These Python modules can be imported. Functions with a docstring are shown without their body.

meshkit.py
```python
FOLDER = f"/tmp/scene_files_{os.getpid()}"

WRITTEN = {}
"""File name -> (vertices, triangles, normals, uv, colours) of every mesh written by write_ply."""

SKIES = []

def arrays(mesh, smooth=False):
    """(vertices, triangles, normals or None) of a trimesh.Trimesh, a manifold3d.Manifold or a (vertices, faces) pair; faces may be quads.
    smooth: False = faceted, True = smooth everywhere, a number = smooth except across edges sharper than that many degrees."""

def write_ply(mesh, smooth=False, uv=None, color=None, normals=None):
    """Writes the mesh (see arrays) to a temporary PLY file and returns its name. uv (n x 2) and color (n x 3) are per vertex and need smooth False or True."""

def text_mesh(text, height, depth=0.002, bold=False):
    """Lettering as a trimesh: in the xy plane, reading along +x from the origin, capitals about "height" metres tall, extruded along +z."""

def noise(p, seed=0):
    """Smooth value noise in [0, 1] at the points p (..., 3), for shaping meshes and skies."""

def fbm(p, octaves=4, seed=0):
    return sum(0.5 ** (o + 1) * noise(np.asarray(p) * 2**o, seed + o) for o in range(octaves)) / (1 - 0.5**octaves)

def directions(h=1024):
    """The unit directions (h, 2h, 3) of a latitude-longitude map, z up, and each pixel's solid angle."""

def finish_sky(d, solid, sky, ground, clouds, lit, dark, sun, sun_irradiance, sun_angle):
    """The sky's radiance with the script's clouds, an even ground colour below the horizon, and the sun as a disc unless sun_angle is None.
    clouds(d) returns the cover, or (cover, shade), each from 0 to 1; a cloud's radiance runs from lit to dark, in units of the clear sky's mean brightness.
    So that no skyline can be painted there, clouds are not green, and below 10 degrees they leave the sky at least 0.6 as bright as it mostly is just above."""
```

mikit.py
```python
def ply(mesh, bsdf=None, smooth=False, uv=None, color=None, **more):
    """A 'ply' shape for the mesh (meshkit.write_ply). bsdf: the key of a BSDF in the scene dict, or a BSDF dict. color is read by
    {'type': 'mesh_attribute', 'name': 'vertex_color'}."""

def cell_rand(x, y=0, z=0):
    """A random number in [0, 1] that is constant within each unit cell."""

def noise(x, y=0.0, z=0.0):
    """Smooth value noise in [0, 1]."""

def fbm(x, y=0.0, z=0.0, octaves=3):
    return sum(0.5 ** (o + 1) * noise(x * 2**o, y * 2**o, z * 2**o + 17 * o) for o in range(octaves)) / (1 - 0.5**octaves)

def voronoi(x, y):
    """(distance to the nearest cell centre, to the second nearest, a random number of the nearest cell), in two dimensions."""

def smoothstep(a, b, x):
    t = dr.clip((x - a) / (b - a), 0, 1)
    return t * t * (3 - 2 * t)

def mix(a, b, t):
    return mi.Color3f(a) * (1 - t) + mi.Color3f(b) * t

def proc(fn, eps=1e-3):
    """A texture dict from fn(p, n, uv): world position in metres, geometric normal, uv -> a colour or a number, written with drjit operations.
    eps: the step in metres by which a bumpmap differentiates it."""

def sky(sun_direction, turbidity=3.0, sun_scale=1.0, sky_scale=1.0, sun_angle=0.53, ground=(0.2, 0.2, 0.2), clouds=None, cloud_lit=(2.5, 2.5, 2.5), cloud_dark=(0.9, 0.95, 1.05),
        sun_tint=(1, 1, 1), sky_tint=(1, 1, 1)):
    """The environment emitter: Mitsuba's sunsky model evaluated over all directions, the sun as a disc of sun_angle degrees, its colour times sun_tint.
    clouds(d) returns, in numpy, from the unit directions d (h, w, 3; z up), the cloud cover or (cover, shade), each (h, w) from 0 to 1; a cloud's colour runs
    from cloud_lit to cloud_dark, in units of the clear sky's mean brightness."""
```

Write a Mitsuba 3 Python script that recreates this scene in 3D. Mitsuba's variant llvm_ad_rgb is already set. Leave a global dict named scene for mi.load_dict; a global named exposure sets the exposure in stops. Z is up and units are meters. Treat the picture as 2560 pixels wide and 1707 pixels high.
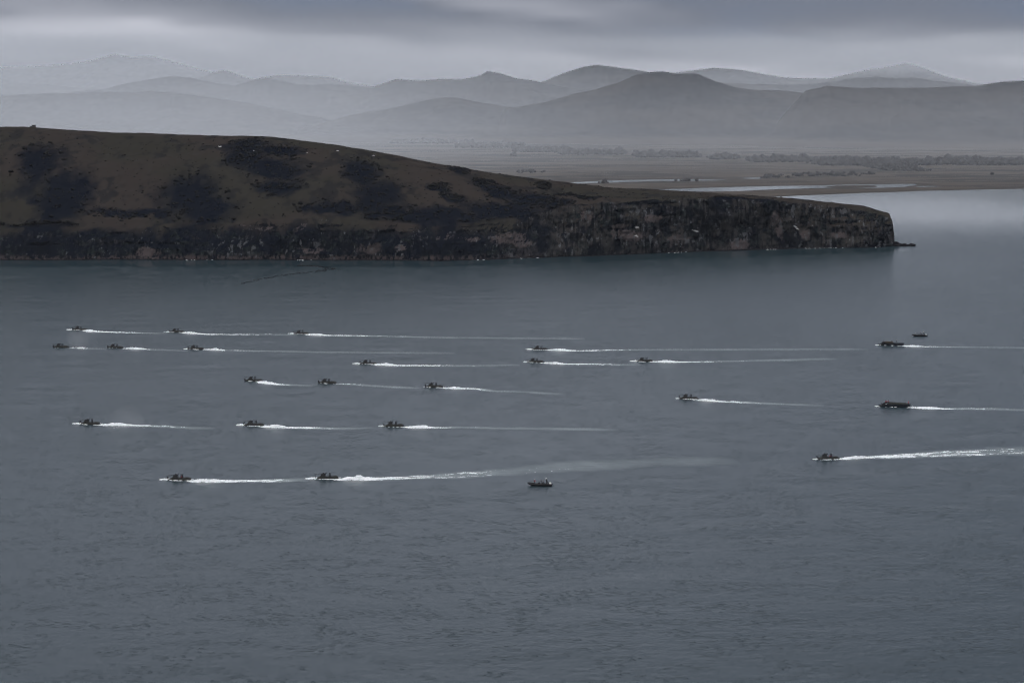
import math, random
import numpy as np, trimesh, shapely
import manifold3d as m3
import drjit as dr
import mitsuba as mi
import mikit, meshkit
from mikit import noise, fbm, smoothstep, mix

T = mi.ScalarTransform4f
scene, labels = {}, {}
rng = np.random.default_rng(7)
random.seed(7)

# ---------------------------------------------------------------- camera, light, exposure
CAM_H = 135.0
PITCH = math.atan(648.5 / 7259.3)
scene['camera'] = {
    'type': 'perspective', 'fov': 20.0, 'fov_axis': 'x', 'near_clip': 5.0, 'far_clip': 30000.0,
    'to_world': T().look_at(origin=[0, 0, CAM_H], target=[0, math.cos(PITCH) * 1000, CAM_H - math.sin(PITCH) * 1000], up=[0, 0, 1]),
    'medium': {'type': 'ref', 'id': 'haze_air'},
}


def cloud_cover(d):
    """overcast: a bright band low over the hills, a dark bank of cloud above it, paler overhead"""
    e = np.degrees(np.arcsin(np.clip(d[..., 2], -1, 1)))
    az = np.degrees(np.arctan2(d[..., 0], d[..., 1]))
    q = np.stack([az / 3.6, (e + 0.05 * az) / 0.8, 0 * e], -1)
    n1 = meshkit.fbm(q, 3, 5)
    n2 = meshkit.fbm(d * np.array([5, 5, 9.0]), 4, 21)
    top = np.interp(az, [-90, -25, -10, -4, 2, 10, 25], [.9, 1.1, 1.14, .80, .56, .60, .8]) + 0.9 * (n1 - 0.5)   # upper edge of the bright band, degrees
    low = 0.68 + 0.08 * (n2 - 0.5)
    q2 = np.stack([az / 4.5 + 3, (e + 0.10 * az) / 0.5, 0 * e + 4], -1)
    n3 = meshkit.fbm(q2, 3, 9) - 0.5
    streak = np.exp(-((e - 1.22 + 0.09 * az + .5 * n3) / 0.24) ** 2) * np.clip((az + 9) / 5, 0, 1)
    bank = 0.25 - 0.12 * streak + 0.34 * n3
    t = np.clip((e - top) / 0.5 + 0.5, 0, 1)
    t = t * t * (3 - 2 * t)
    L = low * (1 - t) + bank * t
    u = np.clip((e - 18) / 45, 0, 1)
    up = (0.315 + 0.22 * np.exp(-((e - 2.3) / 0.8) ** 2) + 0.95 * u * u * (3 - 2 * u)) * (1 + 0.5 * (n2 - 0.5))
    w = np.clip((e - 1.7) / 0.7, 0, 1)
    L = L * (1 - w) + up * w
    storm = np.clip((az - 2) / 9, 0, 1) * np.clip((70 - az) / 40, 0, 1) * np.clip((2.05 - e) / .5, 0, 1) * np.clip((e - .55) / .8, 0, 1)   # a dark rain cloud off to the right
    L = L * (1 - .75 * storm) * (1 - .28 * np.clip(az / 10, 0, 1) * np.clip((e - 3.5) / 2, 0, 1) * np.clip((60 - az) / 30, 0, 1) * np.clip((40 - e) / 20, 0, 1))
    shade = (LIT - 2 * L) / (LIT - DARK)
    return np.ones_like(e), np.clip(shade, 0, 1)


LIT, DARK = 2.5, 0.24
scene['sky'] = mikit.sky([-0.25, -0.35, 0.9], turbidity=3, sun_scale=0.1, sun_angle=40, clouds=cloud_cover,
                         cloud_lit=(LIT * 0.965, LIT * 0.97, LIT * 1.05), cloud_dark=(DARK * 0.76, DARK * 0.93, DARK * 1.3))
exposure = 2.42

# the air: thin over the near water, thick mist lying in the valley beyond the headland
BOX0, BOX1 = np.array([-4200.0, -260.0, -3.0]), np.array([4200.0, 13600.0, 330.0])
gx, gy, gz = 120, 160, 24
X_, Y_, Z_ = np.meshgrid(*[BOX0[k] + (np.arange(g) + 0.5) / g * (BOX1[k] - BOX0[k]) for k, g in enumerate((gx, gy, gz))], indexing='ij')
S = lambda a, b, v: np.clip((v - a) / (b - a), 0, 1) ** 2 * (3 - 2 * np.clip((v - a) / (b - a), 0, 1))
patch = meshkit.fbm(np.stack([X_ / 700, Y_ / 900, Z_ / 90], -1), 3, 3)
left = 0.9 + 1.6 * S(350, -900, X_ * 6500 / np.maximum(Y_, 2000))
sig = 1.0e-5 + (3.2e-4 * S(2600, 5000, Y_) + 5.0e-4 * S(6800, 10500, Y_)) * (0.05 + 0.95 * np.exp(-(np.maximum(Z_, 0) / 125) ** 2)) * left * (0.35 + 1.3 * patch)
scud = meshkit.fbm(np.stack([X_ / 420 + .2 * Z_ / 60, Y_ / 900, Z_ / 70], -1), 4, 8)
sig += 0.9e-3 * S(8300, 9800, Y_) * S(120, 200, Z_) * S(329, 270, Z_) * S(.40, .64, scud) * (.45 + .55 * np.maximum(S(-200, -1500, X_), S(300, 1100, X_)))   # rags of low cloud on the far peaks
scene['haze_air'] = {
    'type': 'heterogeneous', 'albedo': {'type': 'rgb', 'value': [0.88, 0.94, 0.995]},
    'sigma_t': {'type': 'gridvolume', 'grid': mi.VolumeGrid(np.ascontiguousarray(sig.transpose(2, 1, 0)[..., None].astype(np.float32))),
                'filter_type': 'trilinear',
                'to_world': T().translate(BOX0.tolist()).scale((BOX1 - BOX0).tolist())},
    'phase': {'type': 'hg', 'g': 0.1},
}
scene['haze'] = {'type': 'cube', 'to_world': T().translate(((BOX0 + BOX1) / 2).tolist()).scale(((BOX1 - BOX0) / 2).tolist()),
                 'bsdf': {'type': 'null'}, 'interior': {'type': 'ref', 'id': 'haze_air'}}
labels['haze'] = {'label': 'grey mist lying over the valley and the far hills', 'category': 'haze', 'kind': 'stuff'}

# ---------------------------------------------------------------- helpers


def number(name):
    k, i = name, 0
    while k in scene or any(s.startswith(k + '__') for s in scene) or k in labels:
        i += 1
        k = f'{name}_{i:03d}'
    return k


def part(key, name, mesh, mat, smooth=False, to_world=None):
    k, i = f'{key}__{name}', 0
    while k in scene:
        i += 1
        k = f'{key}__{name}_{i:03d}'
    scene[k] = mikit.ply(mesh, mat, smooth=smooth, **({'to_world': to_world} if to_world is not None else {}))
    return k


def struct(key, mesh, mat, label, smooth=False):
    scene[key] = mikit.ply(mesh, mat, smooth=smooth)
    labels[key] = {'label': label, 'kind': 'structure'}


def hull(pts):
    return trimesh.convex.convex_hull(np.array(pts, float))


def box(x0, x1, y0, y1, z0, z1):
    return trimesh.creation.box(bounds=[[x0, y0, z0], [x1, y1, z1]])


def tube(a, b, r, r2=None, n=10):
    a, b = np.array(a, float), np.array(b, float)
    r2 = r if r2 is None else r2
    d = (b - a) / np.linalg.norm(b - a)
    u = np.cross(d, [0, 0, 1] if abs(d[2]) < .9 else [1, 0, 0]); u /= np.linalg.norm(u)
    w = np.cross(d, u)
    ang = np.arange(n) * 2 * np.pi / n
    ring = np.cos(ang)[:, None] * u + np.sin(ang)[:, None] * w
    return hull(np.vstack([a + ring * r, b + ring * r2]))


def cat(*ms):
    return trimesh.util.concatenate(list(ms))


def grid_faces(nu, nv):
    i, j = np.meshgrid(np.arange(nu - 1), np.arange(nv - 1), indexing='ij')
    a = i * nv + j
    return np.stack([a, a + nv, a + nv + 1, a + 1], -1).reshape(-1, 4)


# ---------------------------------------------------------------- materials
def rgb(*c):
    return {'type': 'rgb', 'value': list(c)}


def two(b):
    return {'type': 'twosided', 'bsdf': b}


def worn(base, dirt, scale, amount=0.6, rough=0.6):
    c0, c1 = base, dirt

    def fn(p, n, uv):
        return mix(c0, c1, amount * smoothstep(.35, .7, fbm(p.x * scale, p.y * scale, p.z * scale, octaves=3)))
    return two({'type': 'principled', 'base_color': mikit.proc(fn), 'roughness': rough, 'specular': 0.3})


scene['m_armour'] = worn((.009, .0115, .010), (.018, .019, .017), 1.3)
scene['m_dark'] = worn((.006, .008, .011), (.012, .014, .016), 2.0)
scene['m_hull'] = worn((.006, .010, .016), (.013, .018, .024), 0.9)
scene['m_canvas'] = worn((.020, .023, .020), (.012, .014, .014), 1.1, rough=.9)
scene['m_brown'] = worn((.060, .048, .034), (.03, .028, .024), 1.2, rough=.9)
scene['m_rubber'] = worn((.004, .006, .009), (.010, .012, .016), 1.0, rough=.5)
scene['m_white'] = worn((.78, .78, .78), (.6, .6, .6), 2.0)
scene['m_red'] = worn((.62, .09, .11), (.45, .06, .08), 5.0)
scene['m_skin'] = worn((.42, .26, .2), (.36, .22, .17), 9.0)
scene['m_cloth'] = worn((.014, .016, .022), (.025, .026, .03), 4.0, rough=.9)
scene['m_concrete'] = worn((.11, .11, .10), (.07, .07, .066), .8, rough=.9)
scene['m_trunk'] = worn((.05, .045, .04), (.03, .028, .026), .8, rough=.9)


def foam_fn(p, n, uv):
    return mix((.80, .84, .85), (.60, .68, .70), smoothstep(.4, .75, fbm(p.x * 1.5, p.y * .8, p.z * 2)))


scene['m_foam'] = two({'type': 'diffuse', 'reflectance': mikit.proc(foam_fn)})


def leaf_fn(p, n, uv):
    return mix((.007, .009, .012), (.017, .016, .015), noise(p.x * .35, p.y * .35, p.z * .5))


scene['m_scrub'] = two({'type': 'diffuse', 'reflectance': mikit.proc(leaf_fn)})


def wood_fn(p, n, uv):
    return mix((.030, .030, .034), (.048, .044, .043), noise(p.x * .11, p.y * .11, p.z * .3))


scene['m_wood'] = two({'type': 'diffuse', 'reflectance': mikit.proc(wood_fn)})


def hill_fn(p, n, uv):
    a = fbm(p.x / 230, p.y / 330, p.z / 60, octaves=4)
    c = mix((.008, .011, .016), (.028, .027, .028), smoothstep(.40, .66, a))
    return mix(c, (.065, .056, .05), smoothstep(22, 5, p.z + 24 * (a - .5)) * .8)


scene['m_hills'] = two({'type': 'diffuse', 'reflectance': mikit.proc(hill_fn)})


def plain_fn(p, n, uv):
    a = fbm(p.x / 170, p.y / 60, 3.0, octaves=4)
    b = fbm(p.x / 45, p.y / 28, 9.0, octaves=3)
    c = mix((.070, .062, .055), (.042, .041, .040), smoothstep(.38, .66, a))
    c = mix(c, (.095, .083, .072), smoothstep(.55, .72, b) * .6)
    return mix(c, (.05, .046, .044), smoothstep(.9, .2, p.z))


scene['m_plain'] = two({'type': 'diffuse', 'reflectance': mikit.proc(plain_fn)})

# ---------------------------------------------------------------- plan of the place, metres
SHORE = [(-402.3, 2203.4), (-389.1, 2203.4), (-313.8, 2208.8), (-224.2, 2208.8), (-107.9, 2203.4), (-57.9, 2192.6), (24.8, 2236.3), (111.6, 2293.4), (202.3, 2347.3), (294.2, 2378.4), (317.3, 2410.3)]
CLIFF = [(-404.5, 25.1), (-391.2, 25.1), (-308.8, 23.2), (-225.4, 27.5), (-158.4, 31.7), (-108.4, 28.5), (-58.3, 25.7), (8.1, 30.0), (42.0, 38.2), (112.1, 42.1), (184.6, 41.1), (239.8, 35.2), (295.6, 30.1), (318.9, 20.3)]
CREST = [(-448.0, 260.0, 96.2), (-433.2, 260.0, 97.3), (-422.1, 259.1, 97.7), (-407.4, 258.0, 97.7), (-377.9, 255.7, 94.8), (-322.4, 251.4, 91.9), (-248.2, 245.7, 89.8), (-196.3, 241.7, 88.4), (-174.2, 240.0, 85.9), (-148.0, 231.8, 82.8), (-118.4, 222.5, 78.4), (-92.4, 214.3, 74.0), (-63.2, 205.0, 68.3), (-27.4, 193.3, 62.4), (8.7, 181.7, 56.4), (44.9, 170.0, 51.1), (81.4, 155.0, 47.5), (125.5, 137.0, 45.0), (173.5, 117.5, 41.4), (228.7, 91.6, 37.7), (264.7, 73.2, 35.0), (289.8, 60.3, 32.6), (304.7, 52.9, 29.9), (313.2, 49.2, 24.8)]
RIDGES = {
  'main': (6900, [(-222.9, 20.2), (-181.6, 28.5), (-119.7, 37.7), (-78.4, 49.0), (-26.8, 59.3), (-16.5, 71.7), (24.7, 78.9), (86.6, 90.2), (148.4, 107.6), (200.0, 117.9), (251.4, 133.3), (292.6, 151.8), (323.5, 159.0), (354.4, 162.0), (395.6, 155.9), (436.8, 157.9), (478.1, 140.5), (529.7, 125.1), (581.3, 116.9), (643.2, 114.8), (694.8, 108.7), (798.1, 87.1), (953.2, 51.1), (1056.8, 20.2)]),
  'right': (6500, [(509.5, 9.4), (587.1, 36.6), (625.6, 80.2), (654.4, 116.0), (702.9, 126.6), (761.2, 122.8), (838.8, 123.7), (916.5, 123.7), (974.7, 125.7), (1042.7, 127.6), (1091.1, 135.3), (1141.5, 139.2), (1207.6, 133.4), (1382.3, 138.2), (1674.2, 104.4)]),
  'backright': (9300, [(-244.6, 77.3), (-36.1, 105.0), (33.3, 118.9), (102.8, 139.6), (172.2, 167.3), (227.7, 185.3), (269.3, 192.2), (338.7, 181.1), (422.1, 170.0), (533.3, 146.5), (658.3, 132.7), (866.7, 125.8), (977.8, 132.7), (1061.0, 143.8), (1158.1, 153.5), (1227.6, 147.9), (1283.2, 149.3), (1352.7, 139.6), (1436.1, 132.7), (1561.5, 112.0), (1839.1, 125.8), (2395.1, 105.0)]),
  'farright': (11500, [(384.7, 132.2), (659.3, 174.9), (796.6, 190.3), (899.6, 183.5), (1071.5, 152.7), (1243.3, 149.3), (1397.5, 183.5), (1517.4, 200.6), (1551.7, 209.1), (1620.6, 192.0), (1706.8, 157.8), (1810.2, 132.2), (1982.2, 115.1), (2445.7, 132.2), (2961.3, 115.1)]),
  'leftnear': (7300, [(-1937.4, 84.3), (-1500.7, 106.0), (-1282.7, 98.4), (-1217.1, 105.0), (-1064.3, 111.5), (-955.3, 109.3), (-906.2, 114.7), (-846.3, 109.3), (-759.1, 98.4), (-672.0, 84.3), (-584.8, 68.0), (-454.0, 40.8), (-301.3, 13.6)]),
  'leftmid': (7000, [(-540.2, 18.6), (-435.4, 44.7), (-393.5, 55.1), (-309.7, 70.7), (-236.4, 86.4), (-173.6, 99.9), (-131.8, 99.9), (-79.5, 89.5), (-27.2, 81.2), (77.4, 58.2), (234.5, 18.6)]),
  'leftback': (8700, [(-2307.9, 119.9), (-1657.9, 132.9), (-1528.5, 100.5), (-1372.6, 94.0), (-1294.4, 109.6), (-1216.4, 116.0), (-1138.2, 135.4), (-1060.1, 148.4), (-1008.1, 153.6), (-956.1, 148.4), (-878.3, 132.9), (-826.4, 126.4), (-774.3, 141.9), (-748.3, 149.7), (-696.4, 141.9), (-644.5, 130.3), (-592.5, 127.7), (-540.5, 131.6), (-423.6, 119.9), (-384.6, 132.9), (-345.6, 145.8), (-280.6, 140.6), (-215.7, 145.8), (-150.7, 143.2), (-98.7, 152.3), (-72.7, 167.8), (-33.8, 161.3), (18.2, 145.8), (70.2, 138.0), (161.1, 119.9), (421.1, 100.5)]),
  'lefthigh': (10200, [(-2705.4, 132.5), (-1791.4, 132.5), (-1639.2, 129.5), (-1487.1, 108.2), (-1288.9, 117.3), (-1121.1, 140.1), (-1075.3, 155.2), (-1044.7, 170.4), (-998.9, 175.0), (-968.6, 162.8), (-907.8, 144.6), (-816.3, 159.8), (-725.0, 156.8), (-633.6, 150.7), (-572.8, 132.5), (-420.5, 109.7), (-115.8, 102.1)]),
  'leftfar': (12000, [(-3361.6, 149.9), (-2464.7, 203.4), (-2106.6, 194.5), (-1891.5, 203.4), (-1748.0, 221.2), (-1640.2, 248.0), (-1568.7, 237.3), (-1479.1, 240.8), (-1389.8, 215.9), (-1300.6, 189.1), (-1211.2, 167.7), (-996.4, 132.0), (-674.0, 105.3), (43.0, 103.5)]),
}
FAR_SHORE = [(158.2, 3256.6), (315.6, 3430.1), (379.4, 3496.7), (438.6, 3551.8), (528.8, 3623.2), (587.8, 3652.5), (648.8, 3682.4), (736.5, 3712.7)]
LAGOONS = [
  [(160.6, 3646.5), (200.8, 3673.8), (270.6, 3736.8), (321.7, 3769.8), (381.3, 3794.6), (409.9, 3807.8), (438.8, 3831.6), (532.2, 3858.7), (530.6, 3816.7), (502.5, 3743.9), (465.4, 3715.6), (399.5, 3715.6), (334.4, 3669.7), (277.6, 3601.0), (215.8, 3586.6), (157.1, 3567.0)] ,
  [(53.4, 3877.0), (72.6, 3907.9), (131.9, 3992.1), (177.0, 4019.9), (222.6, 4044.7), (266.9, 4039.7), (296.2, 4014.9), (274.8, 3993.7), (229.9, 3977.5), (185.7, 3967.9), (129.1, 3907.9), (71.8, 3861.7), (52.9, 3846.6)] ,
  [(323.9, 4086.8), (333.8, 4110.7), (351.6, 4107.3), (350.6, 4069.8), (334.9, 4056.4)] ,
  [(523.9, 3768.3), (541.3, 3781.4), (553.1, 3772.7), (545.4, 3755.4), (526.5, 3749.6)] ]
ISLANDS = [ [(400.9, 3743.9), (423.9, 3801.9), (456.5, 3812.2), (478.5, 3799.0), (468.9, 3735.4), (439.5, 3712.7), (411.7, 3715.6)] ]
BELTS = [(-497.9, 6707.8, -258.2, 6707.8, 286.7), (-260.6, 6320.1, -86.9, 6320.1, 297.7), (-105.5, 5903.0, 16.2, 5903.0, 258.8), (7.6, 5537.5, 106.6, 5537.5, 295.5), (87.9, 5327.5, 205.1, 5327.5, 241.4), (227.1, 5159.8, 333.5, 5159.8, 226.3), (345.8, 5027.8, 390.7, 5027.8, 159.5), (405.3, 4830.2, 491.7, 4830.2, 224.3), (498.7, 4647.5, 613.8, 4647.5, 331.3), (554.2, 4378.2, 626.5, 4378.2, 293.6), (603.8, 4669.5, 822.2, 4669.5, 234.8), (726.3, 4714.3, 869.0, 4714.3, 215.2), (354.3, 4086.8, 385.2, 4086.8, 87.2), (401.5, 4138.4, 438.5, 4138.4, 71.3), (449.9, 4138.4, 495.5, 4138.4, 108.0), (510.4, 4191.4, 524.8, 4191.4, 54.8), (5.9, 4264.2, 38.1, 4264.2, 94.6), (118.3, 3907.9, 123.7, 3907.9, 6.2), (229.0, 3961.5, 237.2, 3961.5, 4.8)]
TREES = [(430.7, 5002.2), (443.9, 4927.0), (493.1, 4951.9), (510.0, 5079.8), (527.7, 4760.0), (700.6, 4760.0), (750.1, 4783.2), (766.9, 4806.6), (514.0, 4173.6), (680.5, 4121.1), (176.1, 5270.4), (3.5, 5079.8)]
CARRIERS = [(-236.3, 1581.1), (-181.6, 1567.2), (-113.4, 1556.3), (-230.3, 1476.6), (-202.2, 1474.1), (-160.4, 1466.9), (14.1, 1464.5), (-69.1, 1389.2), (11.4, 1397.9), (64.4, 1402.3), (-117.2, 1309.6), (-83.1, 1300.1), (-34.6, 1283.2), (75.6, 1235.2), (-167.2, 1143.1), (-101.9, 1138.7), (-46.5, 1135.8), (-113.3, 981.3), (-63.1, 984.5), (113.7, 1036.3)]
OTHERS = [(195.2, 1488.9), (159.8, 1205.1), (217.4, 1542.9), (9.4, 967.3)]
WAKES = {
  'a1': [(-231.0, 1572.8, 1.0), (-216.0, 1567.2, 1.0), (-198.8, 1561.8, 0.6), (-184.4, 1559.0, 0.3)],
  'a2': [(-176.8, 1561.8, 1.0), (-162.7, 1553.6, 1.0), (-144.0, 1553.6, 0.7), (-130.0, 1553.6, 0.5), (-113.2, 1548.2, 0.2)],
  'a3': [(-109.0, 1550.9, 1.0), (-96.9, 1546.9, 1.0), (-78.1, 1544.2, 0.8), (-68.7, 1542.9, 0.5), (-40.7, 1534.9, 0.3), (0.9, 1529.7, 0.2), (40.0, 1527.1, 0.1)],
  'b1': [(-226.6, 1474.1, 0.3), (-219.6, 1471.7, 0.7), (-212.6, 1469.3, 0.5), (-204.9, 1469.3, 0.3)],
  'b2': [(-198.3, 1471.7, 0.4), (-192.7, 1469.3, 1.0), (-185.4, 1464.5, 0.8), (-175.2, 1462.1, 0.3), (-161.5, 1457.3, 0.2)],
  'b3': [(-156.8, 1466.9, 0.8), (-151.0, 1462.1, 1.0), (-143.1, 1459.7, 0.6), (-126.4, 1457.3, 0.4), (-95.2, 1450.2, 0.3), (-60.2, 1447.8, 0.2), (-27.4, 1445.5, 0.1)],
  'b4': [(17.2, 1462.1, 1.0), (27.2, 1458.5, 1.0), (38.2, 1457.3, 0.8), (49.3, 1462.1, 0.7), (71.4, 1464.5, 0.4), (102.3, 1464.5, 0.3), (148.9, 1466.9, 0.2), (182.0, 1466.9, 0.1)],
  'c1': [(-65.7, 1384.9, 1.0), (-53.3, 1381.7, 1.0), (-39.8, 1381.7, 0.8), (-20.0, 1380.6, 0.4), (5.0, 1384.9, 0.3)],
  'c2': [(15.1, 1393.6, 0.8), (23.9, 1389.2, 1.0), (40.6, 1389.2, 0.8), (50.9, 1384.9, 0.5), (63.5, 1387.1, 0.3)],
  'c3': [(68.3, 1399.0, 1.0), (80.9, 1397.9, 1.0), (93.6, 1400.1, 0.7), (110.9, 1404.5, 0.5), (132.4, 1409.0, 0.3), (160.8, 1415.7, 0.2)],
  'd1': [(-113.0, 1302.0, 1.0), (-104.6, 1294.4, 1.0), (-100.5, 1292.5, 0.6), (-86.6, 1288.8, 0.4)],
  'd2': [(-79.4, 1298.2, 0.5), (-69.5, 1294.4, 0.4), (-57.3, 1285.1, 0.5), (-39.7, 1277.7, 0.3)],
  'd3': [(-31.1, 1279.6, 0.6), (-24.2, 1275.9, 1.0), (-14.6, 1275.9, 0.8), (-8.8, 1266.8, 0.4), (4.6, 1263.2, 0.2), (23.4, 1252.6, 0.1)],
  'g': [(79.0, 1230.1, 0.8), (89.4, 1225.0, 1.0), (100.1, 1219.9, 0.6), (114.3, 1214.9, 0.3), (132.1, 1210.0, 0.2)],
  'e1': [(-163.3, 1140.2, 0.9), (-154.2, 1140.2, 1.0), (-141.8, 1137.2, 0.8), (-129.1, 1131.5, 0.5), (-115.2, 1128.6, 0.2)],
  'e2': [(-97.6, 1134.3, 1.0), (-88.1, 1131.5, 1.0), (-76.1, 1130.0, 0.8), (-64.1, 1128.6, 0.3), (-52.3, 1131.5, 0.2)],
  'e3': [(-42.7, 1132.9, 0.7), (-36.9, 1131.5, 1.0), (-28.3, 1131.5, 0.8), (-19.8, 1132.9, 0.4), (-7.8, 1130.0, 0.3), (21.1, 1127.1, 0.2), (43.1, 1124.3, 0.1)],
  'f1': [(-109.3, 978.0, 1.0), (-99.8, 976.9, 1.0), (-88.2, 979.1, 0.9), (-77.9, 980.2, 0.8), (-68.5, 982.4, 0.6)],
  'f2': [(-59.4, 982.4, 1.0), (-50.0, 983.4, 1.0), (-41.1, 985.6, 1.0), (-32.3, 988.9, 0.9), (-21.9, 991.1, 0.7), (-9.9, 996.7, 0.6), (3.6, 1005.8, 0.4), (26.8, 1018.5, 0.3), (50.4, 1029.1, 0.2), (81.7, 1031.5, 0.1)],
  'h': [(117.0, 1035.1, 1.0), (126.3, 1040.0, 1.0), (136.1, 1042.4, 1.0), (149.4, 1047.4, 0.9), (166.1, 1053.6, 0.8), (188.3, 1059.9, 0.6), (202.1, 1058.6, 0.4)],
  'p1': [(201.5, 1483.9, 1.0), (210.6, 1481.5, 0.9), (219.3, 1480.3, 0.5), (241.2, 1477.8, 0.3), (271.7, 1474.1, 0.1)],
  'p2': [(166.1, 1201.8, 1.0), (174.3, 1198.6, 1.0), (185.0, 1197.8, 0.7), (199.3, 1197.0, 0.5), (219.8, 1190.6, 0.2)],
}
KELP = [(-156.2, 2140.3), (-146.2, 2135.2), (-137.2, 2120.1), (-130.0, 2105.2), (-131.2, 2090.4), (-137.5, 2075.9), (-147.4, 2061.6), (-158.0, 2038.2), (-172.5, 1992.9), (-182.6, 1941.1)]
STREAK = [(-169.2, 1335.2), (-166.7, 1336.2), (-164.2, 1335.2)]
PATCHES = [(-383.0, 2356.0, 21.2, 48.6), (-352.4, 2292.0, 24.1, 47.5), (-256.6, 2295.5, 27.5, 42.5), (-239.5, 2263.0, 27.1, 34.6), (-218.4, 2408.0, 16.2, 33.9), (-218.8, 2373.0, 17.8, 26.8), (-191.7, 2344.5, 28.1, 32.1), (-192.1, 2395.0, 21.5, 21.1), (-121.2, 2339.0, 15.8, 41.1), (-104.8, 2285.0, 20.6, 38.2), (-93.0, 2248.0, 23.6, 17.1), (-43.3, 2392.0, 8.6, 30.7), (-23.2, 2342.0, 9.1, 15.7), (-57.5, 2310.5, 9.0, 10.7), (-9.0, 2322.5, 17.4, 28.2), (11.8, 2308.0, 20.8, 32.5), (26.3, 2375.0, 6.4, 20.0), (43.2, 2327.0, 8.4, 15.4), (60.1, 2305.0, 9.7, 18.9), (-59.3, 2245.5, 50.5, 20.4), (-8.8, 2268.5, 37.4, 24.6), (32.2, 2284.0, 17.1, 18.2), (173.0, 2337.0, 15.8, 36.1), (195.3, 2352.0, 17.6, 21.1), (-184.9, 2302.0, 20.7, 17.9), (-296.7, 2258.5, 40.6, 8.6), (-364.2, 2236.0, 30.2, 6.8), (-140.7, 2257.0, 30.5, 12.1), (-46.7, 2291.0, 10.3, 12.9)]
PALE = [(-108.1, 9.6, 12.4, 6.2), (-84.7, 8.6, 6.9, 3.4), (-51.5, 17.6, 12.4, 4.1), (-31.9, 15.4, 10.3, 4.1), (-3.7, 16.3, 20.7, 6.9), (8.0, 12.3, 10.3, 5.5), (217.2, 16.4, 4.5, 14.5), (213.5, 25.3, 5.5, 6.9), (239.2, 10.7, 6.9, 6.2), (90.5, 14.9, 20.7, 5.5), (133.2, 11.8, 13.8, 3.4), (83.5, 21.3, 6.9, 3.4), (-278.0, 5.3, 13.8, 4.8), (-191.2, 23.7, 12.4, 2.8), (-161.2, 25.4, 6.9, 5.5), (-151.4, 7.2, 13.8, 4.1), (184.2, 4.9, 10.3, 6.2), (268.8, 10.1, 10.3, 4.1), (-204.6, 27.0, 6.9, 2.8), (111.7, 28.0, 10.3, 4.8), (59.1, 29.6, 6.9, 5.5)]
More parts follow.
